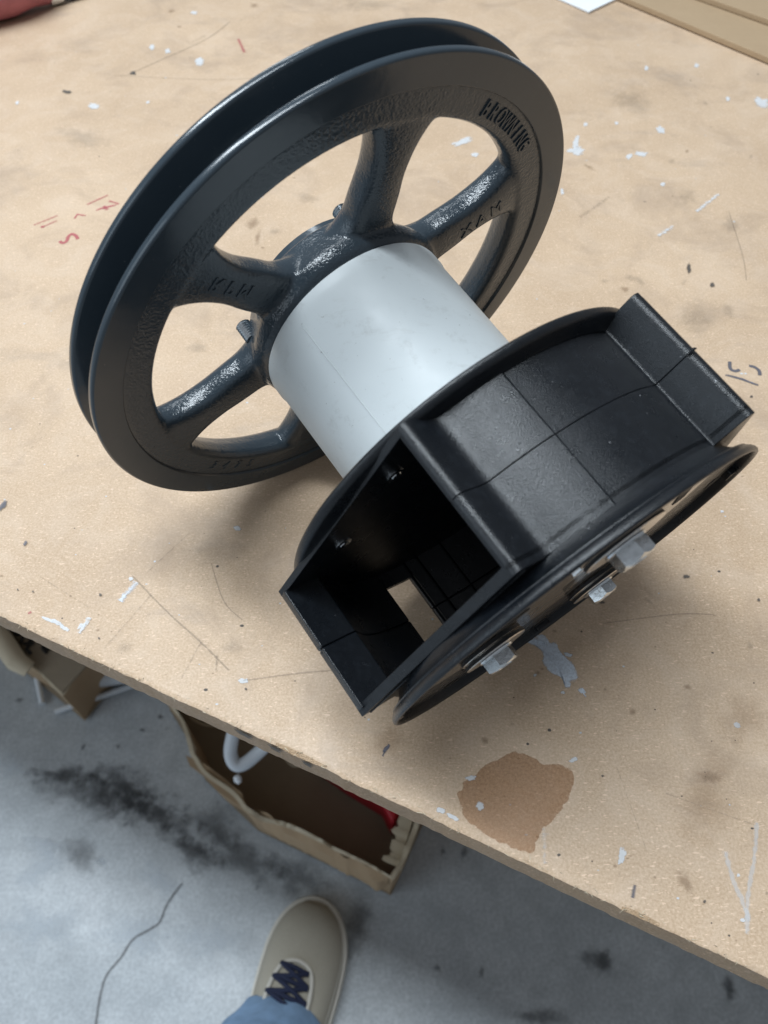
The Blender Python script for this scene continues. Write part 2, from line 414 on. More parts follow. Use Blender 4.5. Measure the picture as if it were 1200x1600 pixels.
def poly_blob(pts, mat, name, h=0.0, parent=bench, fade=1.0):
    P = [Tb(x, y, h) for x, y in pts]; n = len(P); c = sum(P, Vector()) / n; zlev[0] += 0.000004
    # smooth the outline (closed Catmull-Rom)
    Q = []
    for i in range(n):
        p0, p1, p2, p3 = P[i - 1], P[i], P[(i + 1) % n], P[(i + 2) % n]
        for k in range(4):
            t = k / 4; Q.append(0.5 * ((2 * p1) + (p2 - p0) * t + (2 * p0 - 5 * p1 + 4 * p2 - p3) * t * t + (3 * p1 - p0 - 3 * p2 + p3) * t ** 3))
    m = len(Q); vs = [c]; vals = [1.0]; rings = 6
    for k in range(1, rings + 1):
        s = k / rings
        for q in Q: vs.append(c + (q - c) * s); vals.append((1 - s) * fade)
    vs = [v + Vector((0, 0, zlev[0])) for v in vs]
    fs = [(0, 1 + j, 1 + (j + 1) % m) for j in range(m)]
    for k in range(rings - 1):
        for j in range(m):
            a = 1 + k * m + j; b = 1 + k * m + (j + 1) % m; fs.append((a, a + m, b + m, b))
    return flatmesh(name, vs, fs, vals, mat, parent)
def stroke(pts, wid, mat, name='pen_mark', h=0.0, parent=bench, curve=False):
    P = [Tb(x, y, h) for x, y in pts]
    if curve and len(P) > 2:
        Q = []
        for i in range(len(P) - 1):
            p0, p1, p2, p3 = P[max(i - 1, 0)], P[i], P[i + 1], P[min(i + 2, len(P) - 1)]
            for k in range(6):
                t = k / 6; Q.append(0.5 * ((2 * p1) + (p2 - p0) * t + (2 * p0 - 5 * p1 + 4 * p2 - p3) * t * t + (3 * p1 - p0 - 3 * p2 + p3) * t ** 3))
        P = Q + [P[-1]]
    zlev[0] += 0.000004; vs = []; vals = []; m = len(P)
    for i, p in enumerate(P):
        d = (P[min(i + 1, m - 1)] - P[max(i - 1, 0)]).normalized(); s = Vector((-d.y, d.x, 0)) * wid / 2
        e = 0.35 if i in (0, m - 1) else 1.0
        vs += [p + s + Vector((0, 0, zlev[0])), p + Vector((0, 0, zlev[0])), p - s + Vector((0, 0, zlev[0]))]; vals += [0.0, e, 0.0]
    fs = []
    for i in range(m - 1):
        fs += [(3 * i, 3 * i + 1, 3 * i + 4, 3 * i + 3), (3 * i + 1, 3 * i + 2, 3 * i + 5, 3 * i + 4)]
    return flatmesh(name, vs, fs, vals, mat, parent)

# oil stain in front of the drum
poly_blob([(800, 1174), (780, 1186), (756, 1196), (738, 1216), (722, 1222), (722, 1232), (714, 1240), (718, 1252), (722, 1272), (740, 1292), (762, 1306), (790, 1322), (832, 1334), (838, 1316),
           (850, 1296), (870, 1276), (888, 1250), (897, 1218), (890, 1200), (872, 1194), (850, 1194), (838, 1186), (820, 1178)], K_oil, 'oil_stain', fade=3.0)
blob(606, 1158, 40, 32, 0, K_oil_soft, 'oil_stain'); blob(1100, 1250, 60, 110, 15, K_oil_soft, 'oil_stain'); blob(1165, 1120, 60, 50, 0, K_oil_soft, 'oil_stain')
stroke([(600, 1176), (603, 1170), (608, 1163)], 0.0022, K_pen)
stroke([(598, 1182), (601, 1173)], 0.0014, K_pen)
# pale blue smear beside the drum
poly_blob([(838, 990), (852, 992), (858, 1002), (868, 1002), (874, 1014), (882, 1024), (894, 1034), (903, 1050), (905, 1062), (898, 1066), (893, 1071), (892, 1078), (884, 1078), (882, 1066), (866, 1056), (856, 1048),
           (848, 1036), (846, 1022), (840, 1010), (828, 1002)], K_blue, 'paint_spot', fade=2.2)
blob(910, 1080, 9, 4, 50, K_blue, jag=0.8); blob(880, 1082, 4, 3, 0, K_white); blob(836, 1055, 3, 3, 0, K_white); blob(888, 1024, 8, 4, 20, K_blue)
blob(835, 1004, 22, 5, 8, K_blue)
# red pen figures on the left
for pts, wd in (([(53, 352), (90, 337)], .0024), ([(64, 356), (89, 345)], .0026), ([(66, 356), (68, 353)], .005), ([(117, 342), (121, 335), (134, 337)], .0026), ([(136, 320), (169, 305)], .003),
                ([(170, 314), (186, 319)], .0035), ([(150, 329), (166, 324), (182, 320)], .003), ([(162, 322), (168, 328)], .005), ([(93, 377), (98, 380), (104, 377), (107, 370), (112, 366), (118, 368), (122, 374)], .0032),
                ([(372, 61), (382, 82)], .0042), ([(44, 959), (49, 956)], .0022)):
    stroke(pts, wd, K_red, curve=len(pts) > 3)
# grey-blue marker figure at the right edge
for pts, wd in (([(1140, 565), (1141, 576), (1148, 580), (1156, 578)], .0028), ([(1170, 572), (1179, 574), (1186, 580), (1187, 587)], .0028), ([(1133, 586), (1160, 593), (1185, 602)], .0026)):
    stroke(pts, wd, K_pen, curve=len(pts) > 3)
blob(1174, 620, 3, 3, 0, K_dark, 'smudge')
stroke([(992, 1383), (988, 1403)], .0022, K_pen)
# white flecks, dabs and scuffs
for (x, y, rx, ry, a) in ((900, 236, 17, 7, 5), (900, 224, 6, 14, 10), (1002, 241, 11, 5, 0), (983, 245, 7, 4, -30), (1190, 160, 16, 8, 20), (146, 166, 10, 6, 5), (312, 96, 7, 8, 0), (262, 80, 5, 5, 0), (237, 74, 5, 5, 0),
                          (303, 20, 6, 3, 0), (722, 222, 18, 6, -20), (742, 242, 7, 4, 0), (446, 826, 1, 1, 0), (1010, 107, 4, 4, 0), (1088, 103, 4, 4, 0), (1137, 155, 4, 4, 0), (915, 195, 4, 4, 0), (963, 193, 4, 3, 0), (1032, 203, 9, 6, 30),
                          (1036, 288, 4, 4, 0), (27, 161, 3, 3, 0), (231, 160, 3, 3, 0), (878, 300, 3, 5, 0), (128, 978, 10, 4, -35), (88, 973, 14, 4, 30), (100, 981, 12, 4, 28), (74, 968, 12, 3, 25), (382, 1064, 9, 4, 0),
                          (972, 1337, 7, 16, 10), (736, 1216, 10, 5, 0), (750, 1260, 8, 7, 0), (895, 1188, 8, 4, -20), (370, 826, 7, 5, 30), (689, 1266, 9, 5, 20), (708, 1277, 12, 4, 28), (1160, 1438, 4, 4, 0), (1153, 1368, 3, 3, 0),
                          (1128, 800, 3, 2, 0), (1090, 745, 3, 2, 0), (205, 905, 5, 3, 0), (640, 60, 3, 3, 0)):
    blob(x, y, rx, ry, a, K_white)
for pts, wd, mt in (([(1088, 331), (1122, 304)], .004, K_white), ([(1028, 369), (1052, 354)], .004, K_white), ([(1138, 330), (1160, 400), (1166, 440)], .001, K_pencil),
                    ([(1132, 1330), (1145, 1375), (1160, 1410), (1170, 1440)], .0026, K_wfaint), ([(1182, 1285), (1178, 1340), (1168, 1400), (1166, 1460)], .0024, K_wfaint),
                    ([(850, 1295), (851, 1350)], .0022, K_wfaint), ([(846, 1303), (857, 1303)], .0014, K_wfaint), ([(124, 990), (140, 965)], .003, K_white), ([(188, 940), (214, 910)], .0042, K_blue),
                    ([(163, 1014), (236, 930)], .0014, K_pencil), ([(205, 898), (260, 955), (315, 1005), (358, 1048)], .0012, K_pencil), ([(280, 1068), (314, 1004)], .0013, K_pencil), ([(230, 895), (300, 830)], .001, K_pencil),
                    ([(380, 1064), (470, 1052), (545, 1046)], .0010, K_pencil), ([(340, 1020), (338, 1050)], .002, K_pencil), ([(198, 118), (250, 95), (322, 62), (360, 34)], .0022, K_pencil), ([(300, 66), (322, 56)], .006, K_pencil),
                    ([(906, 340), (952, 308)], .004, K_pencil), ([(1120, 630), (1040, 700), (1000, 760)], .0008, K_pencil),
                    ([(940, 975), (1060, 960), (1120, 962)], .0008, K_pencil), ([(1040, 1240), (1180, 1290)], .0009, K_pencil), ([(1000, 918), (1030, 938)], .0022, K_grey), ([(960, 1190), (1010, 1330)], .0006, K_pencil),
                    ([(60, 900), (140, 950)], .0008, K_pencil), ([(90, 660), (30, 720)], .0008, K_pencil), ([(330, 880), (350, 940), (380, 970)], .0008, K_pencil),
                    ([(170, 118), (330, 125), (410, 122)], .0012, K_pencil)):
    stroke(pts, wd, mt, 'pen_mark' if mt in (K_pen,) else 'scratch', curve=len(pts) > 2)
for (x, y, rx, ry, a, mt) in ((268, 18, 8, 4, 0, K_brown), (397, 9, 9, 5, 0, K_brown), (280, 42, 5, 3, 0, K_brown), (105, 144, 9, 3, 5, K_dark), (208, 115, 5, 4, 0, K_dark), (1074, 308, 22, 14, 0, K_grey), (1050, 252, 8, 6, 0, K_grey), (1073, 237, 4, 5, 0, K_brown),
                              (920, 262, 12, 4, 30, K_brown), (1102, 162, 5, 4, 0, K_grey), (1173, 245, 4, 5, 0, K_grey), (985, 434, 12, 7, 20, K_grey), (1000, 440, 14, 9, 40, K_grey), (975, 452, 8, 6, 0, K_brown), (1076, 420, 4, 10, 0, K_dark), (1068, 442, 10, 5, -50, K_grey),
                              (1112, 446, 5, 4, 0, K_dark), (1138, 486, 14, 10, 60, K_grey), (1085, 500, 45, 34, 0, K_grey), (945, 440, 8, 5, 0, K_grey), (395, 350, 12, 14, 60, K_brown), (402, 372, 6, 14, 10, K_brown), (430, 362, 14, 8, 0, K_grey),
                              (330, 355, 40, 18, 0, K_grey), (480, 310, 25, 12, 0, K_grey), (157, 930, 3, 3, 0, K_dark), (52, 925, 2, 2, 0, K_dark), (28, 922, 2, 2, 0, K_dark), (155, 998, 2, 2, 0, K_dark), (195, 1012, 18, 12, -20, K_grey), (338, 1035, 3, 12, 0, K_grey), (362, 1012, 25, 16, 0, K_grey),
                              (384, 1077, 3, 2, 0, K_dark), (800, 1132, 4, 3, 0, K_grey), (873, 1336, 3, 3, 0, K_dark), (941, 1213, 3, 2, 0, K_dark), (1100, 1409, 3, 3, 0, K_dark), (967, 1368, 4, 5, 0, K_grey), (1071, 1380, 28, 14, 60, K_brown), (1108, 1215, 20, 14, 0, K_brown),
                              (1010, 1025, 4, 3, 0, K_grey), (1172, 1010, 7, 8, 0, K_grey), (940, 942, 6, 3, 10, K_dark), (1013, 940, 14, 4, 30, K_grey), (1072, 902, 6, 3, 0, K_dark), (1040, 838, 4, 3, 0, K_grey), (1185, 938, 3, 3, 0, K_dark), (908, 988, 2, 2, 0, K_dark),
                              (40, 850, 3, 5, 30, K_pen), (5, 790, 5, 10, 40, K_pen), (415, 800, 3, 5, 0, K_grey), (255, 690, 20, 10, 0, K_grey), (310, 545, 20, 12, 0, K_grey), (130, 215, 50, 22, 10, K_grey), 
                              (990, 160, 50, 30, 20, K_grey), (760, 330, 30, 12, 0, K_grey), (340, 860, 60, 40, 0, K_grey), (580, 8, 50, 12, 0, K_grey), (1140, 352, 20, 14, 60, K_grey)):
    blob(x, y, rx, ry, a, mt, 'smudge')
# tiny flecks: uncountable
def specks(name, mat, n, seed, r0, r1):
    q = random.Random(seed); vs = []; fs = []; vals = []
    for i in range(n):
        x, y = q.uniform(-40, 1240), q.uniform(0, 1560)
        c = Tb(x, y)
        if (c - E0).dot(en) < 0.004 or c.y > 1.2: continue
        r = q.uniform(r0, r1) * (0.6 + 1.2 * q.random() ** 3); k = 6; b = len(vs); a0 = q.random() * 6; el = q.uniform(0.5, 1)
        vs.append(c + Vector((0, 0, 0.00010))); vals.append(1)
        for j in range(k):
            a = a0 + 2 * math.pi * j / k; vs.append(c + Vector((r * math.cos(a), r * el * math.sin(a), 0.00010))); vals.append(0.2)
        fs += [(b, b + 1 + j, b + 1 + (j + 1) % k) for j in range(k)]
    flatmesh(name, vs, fs, vals, mat, bench, 'stuff')
specks('pale_specks', K_white, 170, 3, 0.0003, 0.0010); specks('dark_specks', K_dark, 170, 4, 0.0002, 0.0008); specks('brown_specks', K_brown, 160, 5, 0.0004, 0.0014)
# frayed chip-board fibres standing up along the front edge
g = MB(); q = random.Random(12)
for i in range(420):
    s = q.uniform(-0.25, 0.62); p = E0 + ed * s + en * q.uniform(-0.0004, 0.0026) + Vector((0, 0, q.uniform(-0.0006, 0.0003)))
    d = (ed * q.uniform(-1, 1) + en * q.uniform(-0.7, 0.3) + Vector((0, 0, q.uniform(-0.1, 0.25)))).normalized(); L = q.uniform(0.0006, 0.0026)
    g.tube([p, p + d * L], [0.00016, 0.00005], 3, False)
tag(g.build('frayed_fibres', M_card_pale, bench), kind='stuff')
# dark ink on the sawn edge
for s, wd in ((0.13, .012), (0.148, .008), (0.165, .006)):
    p = E0 + ed * s - en * 0.0006 + Vector((0, 0, -0.0012))
    vs = [p, p + ed * wd, p + ed * wd * 0.8 + Vector((0, 0, -0.006)), p + ed * wd * .2 + Vector((0, 0, -0.005))]; c = sum(vs, Vector()) / 4
    flatmesh('ink_mark', vs + [c], [(0, 1, 4), (1, 2, 4), (2, 3, 4), (3, 0, 4)], [0.1, .1, .1, .1, 1], K_dark, bench)

# ------------------------------------------------------------------ the pulley and drum unit
unit = empty('pulley_and_drum_unit', (AC.x + 0.04, AC.y - 0.06, 0), 'dark spoked pulley joined by a white sleeve to a black plastic drum, on the workbench', 'machine part')

# --- pulley rim
def arcpts(c, r, a0, a1, n): return [(c[0] + r * math.cos(R(a0 + (a1 - a0) * i / n)), c[1] + r * math.sin(R(a0 + (a1 - a0) * i / n))) for i in range(n + 1)]
g = MB()
prof = [(0, .1035), (0.0, .1139), (-.0001, .1143), (-.0004, .1147), (-.0009, .1150), (-.0024, .1150), (-.0029, .1147), (-.0033, .1141),
        (-.0066, .1010), (-.0075, .1000), (-.0105, .1000), (-.0114, .1010), (-.0147, .1141), (-.0151, .1147), (-.0156, .1150), (-.0172, .1150), (-.0176, .1147), (-.0179, .1143), (-.018, .1139), (-.018, .1020),
        (-.0150, .1010), (-.004, .1010), (-.0012, .1028), (-.0003, .1030)]
g.lathe(prof, 360); g.build('rim', M_rim, unit, sharp=75, wn=True)

# --- casting: hub, six spokes and the inner ring grown together
def casting():
    g = MB()
    I = lambda p: Vector(p)
    g.lathe([(-.0010, .1045), (-.0165, .1045), (-.0172, .0945), (-.0145, .0915), (-.0090, .0893), (-.0040, .0895), (-.0010, .0915)], 240, tf=I)
    g.lathe([(.0045, .0300), (.0045, .0425), (.0020, .0445), (-.0030, .0455), (-.0120, .0410), (-.0185, .0385), (-.0195, .0360), (-.0195, .0300)], 160, tf=I)
    for k in range(6):
        a = R(80 + 60 * k); ca, sa = math.cos(a), math.sin(a); n = 26; m = 20; vs = []
        for i in range(n + 1):
            r = 0.036 + (0.0985 - 0.036) * i / n
            wd = 0.0098 + 0.0085 * max(0, (0.050 - r) / 0.014) ** 1.6 + 0.0095 * max(0, (r - 0.074) / 0.020) ** 2.0
            wd -= 0.0012 * math.exp(-((r - .068) / .008) ** 2)
            tb = -0.0165 - 0.001 * max(0, (.06 - r) / .02)
            for j in range(m):
                b = 2 * math.pi * j / m; cb, sb = math.cos(b), math.sin(b)
                e = 0.45 if sb > 0 else 0.85
                x = math.copysign(abs(cb) ** (0.72 if sb > 0 else 0.9), cb) * wd
                t = -0.0078 + (0.0062 * abs(sb) ** e if sb > 0 else -(-0.0078 - tb) * abs(sb) ** e)
                vs.append(I((r * ca - x * sa, r * sa + x * ca, t)))
        fs = [(i * m + j, i * m + (j + 1) % m, (i + 1) * m + (j + 1) % m, (i + 1) * m + j) for i in range(n) for j in range(m)]
        fs += [tuple(range(m - 1, -1, -1)), tuple(range(n * m, (n + 1) * m))]
        g.add(vs, fs)
    me = bpy.data.meshes.new('casting_source'); me.from_pydata([tuple(v) for v in g.v], [], g.f)
    bm = bmesh.new(); bm.from_mesh(me); bmesh.ops.recalc_face_normals(bm, faces=bm.faces); bm.to_mesh(me); bm.free()
    o = bpy.data.objects.new('casting_source', me); COL.objects.link(o)
    rm = o.modifiers.new('r', 'REMESH'); rm.mode = 'VOXEL'; rm.voxel_size = 0.0008
    sm = o.modifiers.new('s', 'SMOOTH'); sm.factor = 0.5; sm.iterations = 16
    dg = bpy.context.evaluated_depsgraph_get(); ev = o.evaluated_get(dg); em = bpy.data.meshes.new_from_object(ev, depsgraph=dg)
    V = [v.co.copy() for v in em.vertices]; N = [v.normal.copy() for v in em.vertices]; F = [tuple(p.vertices) for p in em.polygons]
    bpy.data.objects.remove(o)
    groups = {}
    for fc in F:
        c = V[fc[0]]; r = math.hypot(c.x, c.y)
        if r > 0.0955: key = ('ring', 0)
        elif r < 0.0480: key = ('hub', 0)
        else: key = ('spoke', int(((math.degrees(math.atan2(c.y, c.x)) - 80 + 30) % 360) // 60))
        groups.setdefault(key, []).append(fc)
    rot = Matrix((AX, AY, AN)).transposed()
    base = wloc(unit)
    for key, fl in sorted(groups.items()):
        idx = {}; vs = []; ns = []; fs = []
        for fc in fl:
            nf = []
            for i in fc:
                if i not in idx: idx[i] = len(vs); vs.append(tuple(W(V[i]) - base)); ns.append(rot @ N[i])
                nf.append(idx[i])
            fs.append(nf)
        m2 = bpy.data.meshes.new(key[0]); m2.from_pydata(vs, [], fs); m2.polygons.foreach_set('use_smooth', [True] * len(fs))
        m2.normals_split_custom_set_from_vertices([tuple(n) for n in ns]); m2.materials.append(M_cast)
        ob = bpy.data.objects.new({'ring': 'inner_ring', 'hub': 'hub', 'spoke': 'spoke'}[key[0]], m2); COL.objects.link(ob); ob.parent = unit
casting()

# --- raised lettering
def letters(txt, size, place, name='raised_lettering', depth=0.00045):
    allv = []; allf = []
    cu = bpy.data.curves.new('t', 'FONT'); cu.size = size; cu.extrude = depth; cu.bevel_depth = 0.00012; cu.bevel_resolution = 0; cu.resolution_u = 3; cu.align_x = 'CENTER'; cu.align_y = 'CENTER'; cu.offset = -size * 0.004
    o = bpy.data.objects.new('t', cu); COL.objects.link(o)
    for i, ch in enumerate(txt):
        if ch == ' ': continue
        cu.body = ch; bpy.context.view_layer.update(); dg = bpy.context.evaluated_depsgraph_get()
        em = bpy.data.meshes.new_from_object(o.evaluated_get(dg), depsgraph=dg)
        b = len(allv); pos, xd, yd, sx = place(i)
        for v in em.vertices:
            q = pos + xd * v.co.x * sx + yd * v.co.y
            allv.append(W((q.x, q.y, q.z + v.co.z)))
        allf += [tuple(b + k for k in p.vertices) for p in em.polygons]
    bpy.data.objects.remove(o)
    return mesh_obj(name, allv, allf, M_rim, unit, sharp=30)
def ringplace(a0, a1, n, r, t, sx=0.8, flip=1):
    def f(i):
        a = R(a0 + (a1 - a0) * i / (n - 1)); rad = Vector((math.cos(a), math.sin(a), 0)); tan = Vector((math.sin(a), -math.cos(a), 0))
        return rad * r + Vector((0, 0, t)), tan * flip, rad * flip, sx
    return f
letters('BROWNING', 0.0092, ringplace(58.8, 36.6, 8, 0.0970, -.0010, 0.64), 'raised_lettering')
letters('3475', 0.0075, ringplace(-137, -122, 4, 0.0962, -.0012, 0.8, -1), 'raised_lettering')
def spokeplace(ang, r0, r1, n, off, t):
    def f(i):
        r = r0 + (r1 - r0) * i / (n - 1); rad = Vector((math.cos(R(ang)), math.sin(R(ang)), 0)); tan = Vector((math.sin(R(ang)), -math.cos(R(ang)), 0))
        return rad * r - tan * off * 1 + Vector((0, 0, t)), -rad, -tan, 0.95
    return f
def spoke_t(): return -.0018
letters('MAX', 0.0085, spokeplace(20, .0795, .0635, 3, -0.0010, -.0018))
letters('RPM', 0.0085, spokeplace(140, .0790, .0645, 3, -0.0010, -.0018))

# --- set screws sticking out behind the hub
def stud(x, y, t0, t1, r, nm='set_screw'):
    g = MB(); pr = [(t0, 0.0001)]; t = t0; k = 0
    while t > t1: pr.append((t, r if k % 2 == 0 else r * 0.82)); t -= 0.0006; k += 1
    pr.append((t1, r * .7)); pr.append((t1, 0.0001))
    g.lathe(pr, 16, x, y, closed=False); return g.build(nm, M_zinc, unit, sharp=60)
for a in (83.5, 203 - 20): stud(.0405 * math.cos(R(a)), .0405 * math.sin(R(a)), -.012, -.0212, .0034)
g = MB(); g.lathe([(-.019, .012), (-.019, .034), (-.0245, .033), (-.0255, .030), (-.0255, .012)], 64); g.build('bushing', M_rim, unit)
g = MB(); g.lathe([(.085, .0001), (.085, .012), (-.030, .012), (-.031, .011), (-.031, .0001)], 40, closed=False); g.build('shaft', M_zinc, unit)

# --- white sleeve
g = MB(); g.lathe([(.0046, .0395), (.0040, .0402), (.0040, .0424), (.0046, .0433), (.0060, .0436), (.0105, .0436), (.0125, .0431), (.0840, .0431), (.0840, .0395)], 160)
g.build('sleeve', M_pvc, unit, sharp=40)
g = MB(); a = R(139.9)
for (t0, t1) in ((.0062, .0838),):
    pts = []
    for da in (-.28, 0, .28):
        aa = a + R(da); rr = .04305 if da else .04340; pts.append((rr * math.cos(aa), rr * math.sin(aa)))
    g.prism(pts + [(.0428 * math.cos(a), .0428 * math.sin(a))], t0, t1)
g.build('mould_line', M_pvc, unit)

# --- drum housing halves
RB = .0735
def P(r, a): return (r * math.cos(R(a)), r * math.sin(R(a)))
lipA = (-.0472, .0718); crA = (-.0350, .0655)
lipA2 = (.0497, .0742); crA2 = (.0425, .0612)
lipB = (-.0887, -.0128); crB = (-.0735, -.0185)
lipB2 = (.0842, -.0100); crB2 = (.0726, -.0190)
def arc(r, a0, a1, n): return [P(r, a0 + (a1 - a0) * i / n) for i in range(n + 1)]
def offs(path, d):
    out = []
    for i, p in enumerate(path):
        a = Vector(path[max(i - 1, 0)]); b = Vector(path[min(i + 1, len(path) - 1)]); t = (b - a).normalized(); nn = Vector((t.y, -t.x)) * d
        out.append((p[0] + nn.x, p[1] + nn.y))
    return out
LT = .0044
def lippaths(): # left to right over the top; both lips have rounded outer corners
    def lip(tip, root, left):
        d_ = Vector((tip[0] - root[0], tip[1] - root[1])).normalized(); n_ = Vector((d_.y, -d_.x)) if left else Vector((-d_.y, d_.x))
        T = Vector(tip); r = .0030; o = []; i_ = []; K = 6
        for k in range(K + 1):
            b = R(90 * k / K); c = T - d_ * r - n_ * r
            p = c + d_ * r * math.cos(b) + n_ * r * math.sin(b); o.append((p.x, p.y))
            q = T - n_ * LT - d_ * (.0003 + (r - .0003) * k / K); i_.append((q.x, q.y))
        return o, i_
    lo, li = lip(lipA, (-.0400, .0681), True); ro, ri = lip(lipA2, (.0428, .0636), False)
    mid = [(-.0400, .0681), (-.0375, .0669), (-.0358, .0663), (-.0341, .0662), (-.0325, .0665)] + arc(RB + .0004, 114, 98.2, 8) + arc(RB - .0001, 97.9, 58.6, 14) + [(.0398, .0617), (.0408, .0617), (.0417, .0624), (.0428, .0642)]
    mi = offs(mid, LT)
    return lo + mid + ro[::-1], li + mi + ri[::-1]
TOP_O, TOP_I = lippaths()
def low_left():
    o = [lipB, (-.0830, -.0142), (-.0765, -.0168), crB] + arc(RB + .0022, 196, 239.5, 14)[1:]; return o
LL_O = low_left(); LL_I = [(-.0877, -.0080), (-.0822, -.0108), (-.0752, -.0142), (-.0722, -.0160)] + arc(RB - .0003, 196, 239.5, 14)[1:]
LR_O = arc(RB + .0022, 252.3, 344, 24) + [(.0735, -.0180), (.0785, -.0140), lipB2]
LR_I = arc(RB - .0003, 252.3, 344, 24) + [(.0715, -.0160), (.0765, -.0112), (.0830, -.0075)]
SL_O = arc(RB + .0022, 239.5, 252.3, 5); SL_I = arc(RB - .0003, 239.5, 252.3, 5)
def seam_light_stops(par):  # strips added behind the seam gap to block light showing through
    for (o_, i_) in ((TOP_O, TOP_I), (LL_O, LL_I), (LR_O, LR_I)):
        a_ = [((x0 * .62 + x1 * .38), (y0 * .62 + y1 * .38)) for (x0, y0), (x1, y1) in zip(o_, i_)]; b_ = [((x0 * .4 + x1 * .6), (y0 * .4 + y1 * .6)) for (x0, y0), (x1, y1) in zip(o_, i_)]
        g = MB(); g.shell(a_, b_, TM - .0015, TM + .0015); g.build('seam_tongue', M_gloss, par)
def half(t0, t1, tp0, tp1, slot0, slot1, cone, name):
    """t0..t1 wall span, tp0..tp1 side plate span, slot piece span, cone = flange profile"""
    g = MB(); g.shell(TOP_O, TOP_I, t0, t1)
    o = g.build(name, M_plastic, unit, sharp=32, bevel=0.00025, bseg=2)
    if t0 < .1: seam_light_stops(o)
    for a_, b_ in ((LL_O, LL_I), (LR_O, LR_I)):
        g = MB(); g.shell(a_, b_, t0, t1); g.build('lower_wall', M_plastic, o, sharp=28, bevel=0.0006, bseg=3)
    h = MB(); h.shell(SL_O, SL_I, slot0, slot1); h.build('lower_wall', M_plastic, o, sharp=30)
    for a0, a1 in ((253.2, 257.5), (259.5, 265), (271, 276.5)):
        h = MB(); h.shell(arc(RB - .0002, a0, a1, 3), arc(RB - .0014, a0, a1, 3), t0 + .0004, t1 - .0004); h.build('inner_rib', M_plastic, o, sharp=30)
    # side plate: whole outline of the ported drum
    h2 = MB(); poly = TOP_O + [lipA2, lipB2] + list(reversed(arc(RB + .0022, 196, 344, 40)))[1:-1] + [crB, lipB]
    poly = TOP_O + [lipB2, (.0785, -.0140)] + list(reversed(arc(RB + .0022, 196, 344, 40))) + [crB, (-.0765, -.0168), lipB]
    h2.prism(poly, tp0, tp1)
    pl = h2.build('side_wall', M_plastic, o, sharp=28, bevel=0.0013, bseg=4)
    c = MB(); c.lathe(cone, 240); c.build('flange', M_plastic, o, sharp=70, wn=True)
    return o
TM = .1125
half(.0870, TM - .00008, .0848, .0876, .0870, .0946, [(.0872, .0738), (.0866, .0752), (.0858, .0790), (.0849, .0804), (.0835, .0808), (.0828, .0808), (.0823, .0803), (.0823, .0400), (.0847, .0400), (.0847, .0738)], 'housing_half')
fr = half(TM + .00008, .1382, .1362, .1402, .1304, .1382, [(.1396, .0736), (.1412, .0744), (.1428, .0757), (.1442, .0775), (.1452, .0797), (.1462, .0808), (.1472, .0814), (.1482, .0815), (.1488, .0811), (.1489, .0804), (.1485, .0799), (.1476, .0797), (.1447, .0795), (.1440, .0740), (.1401, .070)], 'housing_half')
# thin raised line round the mouth of the front port
ux, uy = (lipB[0] - lipA[0]), (lipB[1] - lipA[1]); L_ = math.hypot(ux, uy); ux /= L_; uy /= L_; nx, ny = -uy, ux
if nx * .9 - ny * .4 < 0: nx, ny = -nx, -ny
for tt in (.0846, .1404):
    g = MB(); a_ = (lipA[0] + nx * .0036 + ux * .001, lipA[1] + ny * .0036 + uy * .001); b_ = (lipB[0] + nx * .0036 - ux * .001, lipB[1] + ny * .0036 - uy * .001)
    g.tube([W((*a_, tt)), W((*b_, tt))], .00035, 6); g.build('parting_line', M_plastic, unit)
# mould flash nib on the rear port lip
g = MB(); g.tube([W((.0488, .0733, TM)), W((.0502, .0748, TM)), W((.0509, .0748, TM + .0003))], [.0006, .0005, .0003], 6); g.build('mould_nib', M_plastic, unit)

# --- recessed end plate with its slots
PT = .1452
g = MB(); g.lathe([(PT, .0001), (PT, .0791), (PT - .0004, .0793), (PT - .0004, .0001)], 160, closed=False); ep = g.build('end_plate', M_plate, unit, sharp=40)
g = MB()
def slot(cx, cy, L, wd, ang):
    g = MB(); n = 8; pts = []
    a = R(ang); u = (math.cos(a), math.sin(a)); v = (-u[1], u[0])
    for s in (1, -1):
        for k in range(n + 1):
            b = R(-90 + 180 * k / n); x = s * (L / 2 + wd / 2 * math.cos(b)); y = s * wd / 2 * math.sin(b)
            pts.append((cx + u[0] * x + v[0] * y, cy + u[1] * x + v[1] * y))
    g.prism(pts, PT - .0003, PT + .00025); return g.build('slot', M_hole, ep, sharp=40)
for k in range(4):
    for r_, off, L in ((.054, 28, .012), (.036, 45, .009)):
        a = 90 * k + off + 20; slot(*P(r_, a), L, .0060, a + 60)
for k in range(8): slot(*P(.072, 45 * k + 12), .006, .004, 45 * k + 102)
for a in (14, 194, 104, 284):
    g = MB(); u = [P(.0797, a - 2.6), P(.0797, a + 2.6), P(.0772, a + 2.6), P(.0772, a - 2.6)]; g.prism(u, PT - .0002, .1478); g.build('clip_tab', M_gloss, ep, bevel=.0002)

